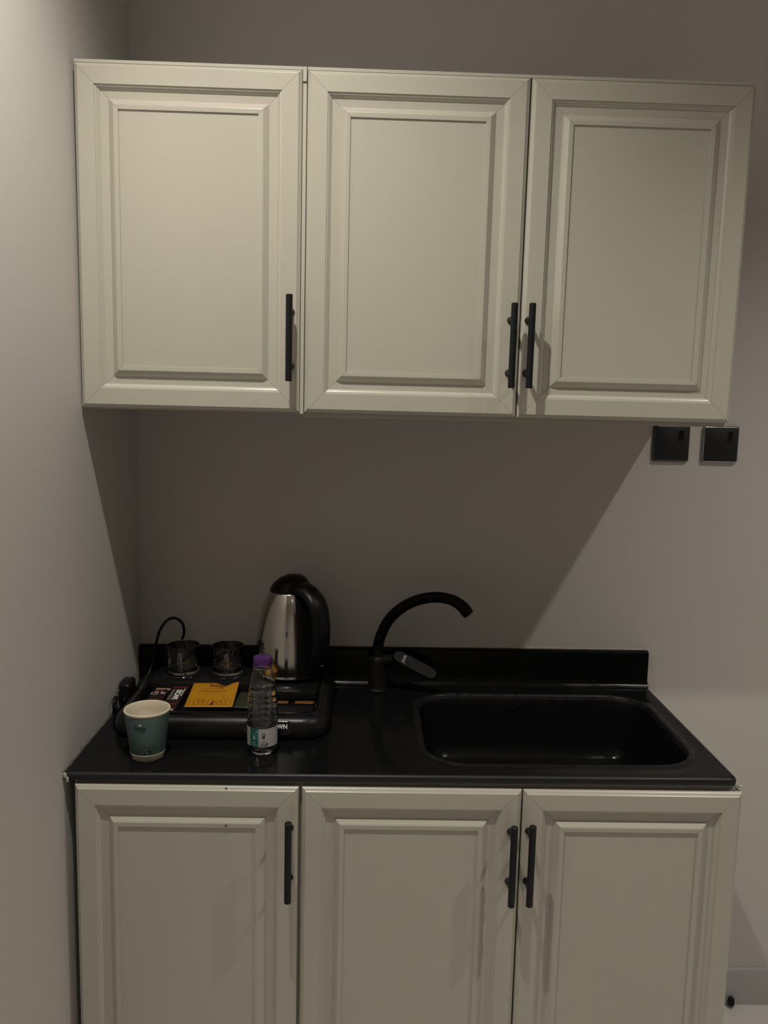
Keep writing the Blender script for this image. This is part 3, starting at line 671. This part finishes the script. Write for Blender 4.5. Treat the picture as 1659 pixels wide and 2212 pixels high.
# ------------------------------------------------------------------ kettle cord and plug
cd = catmull([(0.300, -0.0300, 0.872), (0.235, -0.0275, 0.874), (0.150, -0.0270, 0.885), (0.1100, -0.0270, 0.920), (0.1040, -0.0290, 0.950), (0.1110, -0.033, 0.975), (0.1085, -0.036, 0.998), (0.0930, -0.038, 1.0115), (0.0745, -0.039, 1.0070), (0.0580, -0.040, 0.985), (0.0480, -0.0385, 0.955), (0.0400, -0.036, 0.915), (0.0330, -0.045, 0.885), (0.0250, -0.070, 0.870), (0.0180, -0.105, 0.866), (0.0170, -0.128, 0.870)], 6)
MB().tube(cd, .0033, 12).build('power_cord', M_BLACK, kt, True, label='black power cord rising in a loop behind the tray')
pg = thing('power_plug', 'black three-pin plug wedged between the tray and the left wall', 'plug', (0.016, -0.17, HC+.0004))
L = []
for y, s, zz in ((-0.128, .30, .030), (-0.132, .55, .030), (-0.145, .85, .033), (-0.155, 1, .034), (-0.182, 1, .033), (-0.190, .93, .031), (-.193, .80, .031)):
    L.append([(0.0165+(p[0])*s, y, HC+zz+p[1]*s) for p in [(q[0], q[1]) for q in rrect(-.0135, .0135, -.022, .022, .008, 0, 5)]])
MB().loft(L, True).build('plug_body', M_PLAST, pg, 'auto')
for dx, dz, l_ in ((-.006, .010, .022), (.006, -.008, .018), (-.007, -.008, .018)):
    MB().box(.0165+dx-.0016, .0165+dx+.0016, -0.193-l_, -0.1925, HC+.031+dz-.003, HC+.031+dz+.003, .0005).build('pin', M_CHROME, pg)
cl = []
for i in range(61):
    a = 2*PI*i/20
    cl.append((0.0105+.004*math.cos(a*.5), -0.232+.017*math.cos(a), HC+.0195+.0155*math.sin(a)+.0006*i/10))
tg = MB().tube(cl, .0022, 8).build('cord_coil', M_PLAST, None, True)
tag(tg, 'small coil of dark cord leaning on the left wall beside the tray', 'cord')

# ------------------------------------------------------------------ wall sockets
def socket(x, zt, label):
    S = .086; z0 = zt-S
    s = thing('wall_socket', label, 'socket', (x+S/2, -0.0002, z0), 'single switched wall sockets')
    def q(i, y, rd=.006): return [(a, y, b) for a, b, _ in rrect(x, x+S, z0, zt, rd, 0, 4, i)]
    MB().loft([q(.0012, -.0004), q(0, -.0012), q(0, -.0055), q(.0012, -.0078), q(.0034, -.0092), q(.0040, -.0092)], False).build('plate_frame', M_CHROME if x > 1.25 else M_SOCKF, s, 'auto')
    MB().loft([q(.0039, -.0030), q(.0039, -.0098), q(.0046, -.0102)], True).build('face_plate', M_SOCK, s, 'auto')
    rx0, rz1 = x+.0575, zt-.0125
    MB().loft([[(a, y, b) for a, b, _ in rrect(rx0-.001+i, rx0+.0135-i, rz1-.0235+i, rz1+.001-i, .0015, 0, 3)] for i, y in ((0, -.0101), (0, -.0112), (.0008, -.0112), (.0008, -.0101))], False).build('switch_surround', M_CHROME, s)
    MB().loft([[(rx0+.0006, -.0100, z), (rx0+.0119, -.0100, z), (rx0+.0119, -.0100-d, z), (rx0+.0006, -.0100-d, z)] for z, d in ((rz1-.022, .0040), (rz1-.011, .0016), (rz1-.0006, .0014))], True).build('switch_rocker', M_GLOSS, s)
    for dx, dz, w2, h2 in ((.0330, .0395, .0022, .0040), (.0220, .0630, .0036, .0022), (.0440, .0630, .0036, .0022)):
        cx, cz = x+dx, zt-dz
        MB().loft([[(cx+a*w2, y, cz+b*h2) for a, b in ((-1, -1), (1, -1), (1, 1), (-1, 1))] for y in (-.0098, -.01035)], True).build('pin_hole', M_DARK, s)
socket(1.2036, 1.4841, 'black square single switched socket on the wall, the left one of the pair')
socket(1.3200, 1.4836, 'black square single switched socket on the wall, the right one of the pair')

# ------------------------------------------------------------------ door stop at the foot of the skirting
dsx, dsy = 1.4935, -0.0150
o = MB().lathe([(.0002, .0002), (.0082, .0002), (.0086, .002), (.0084, .010), (.0074, .0160), (.0045, .0205), (.0002, .0220)], (dsx, dsy, 0.008), 28).build('door_stop', M_BLACK, None, True)
tag(o, 'small black domed stopper at the foot of the skirting, right of the base cabinets', 'door stop')
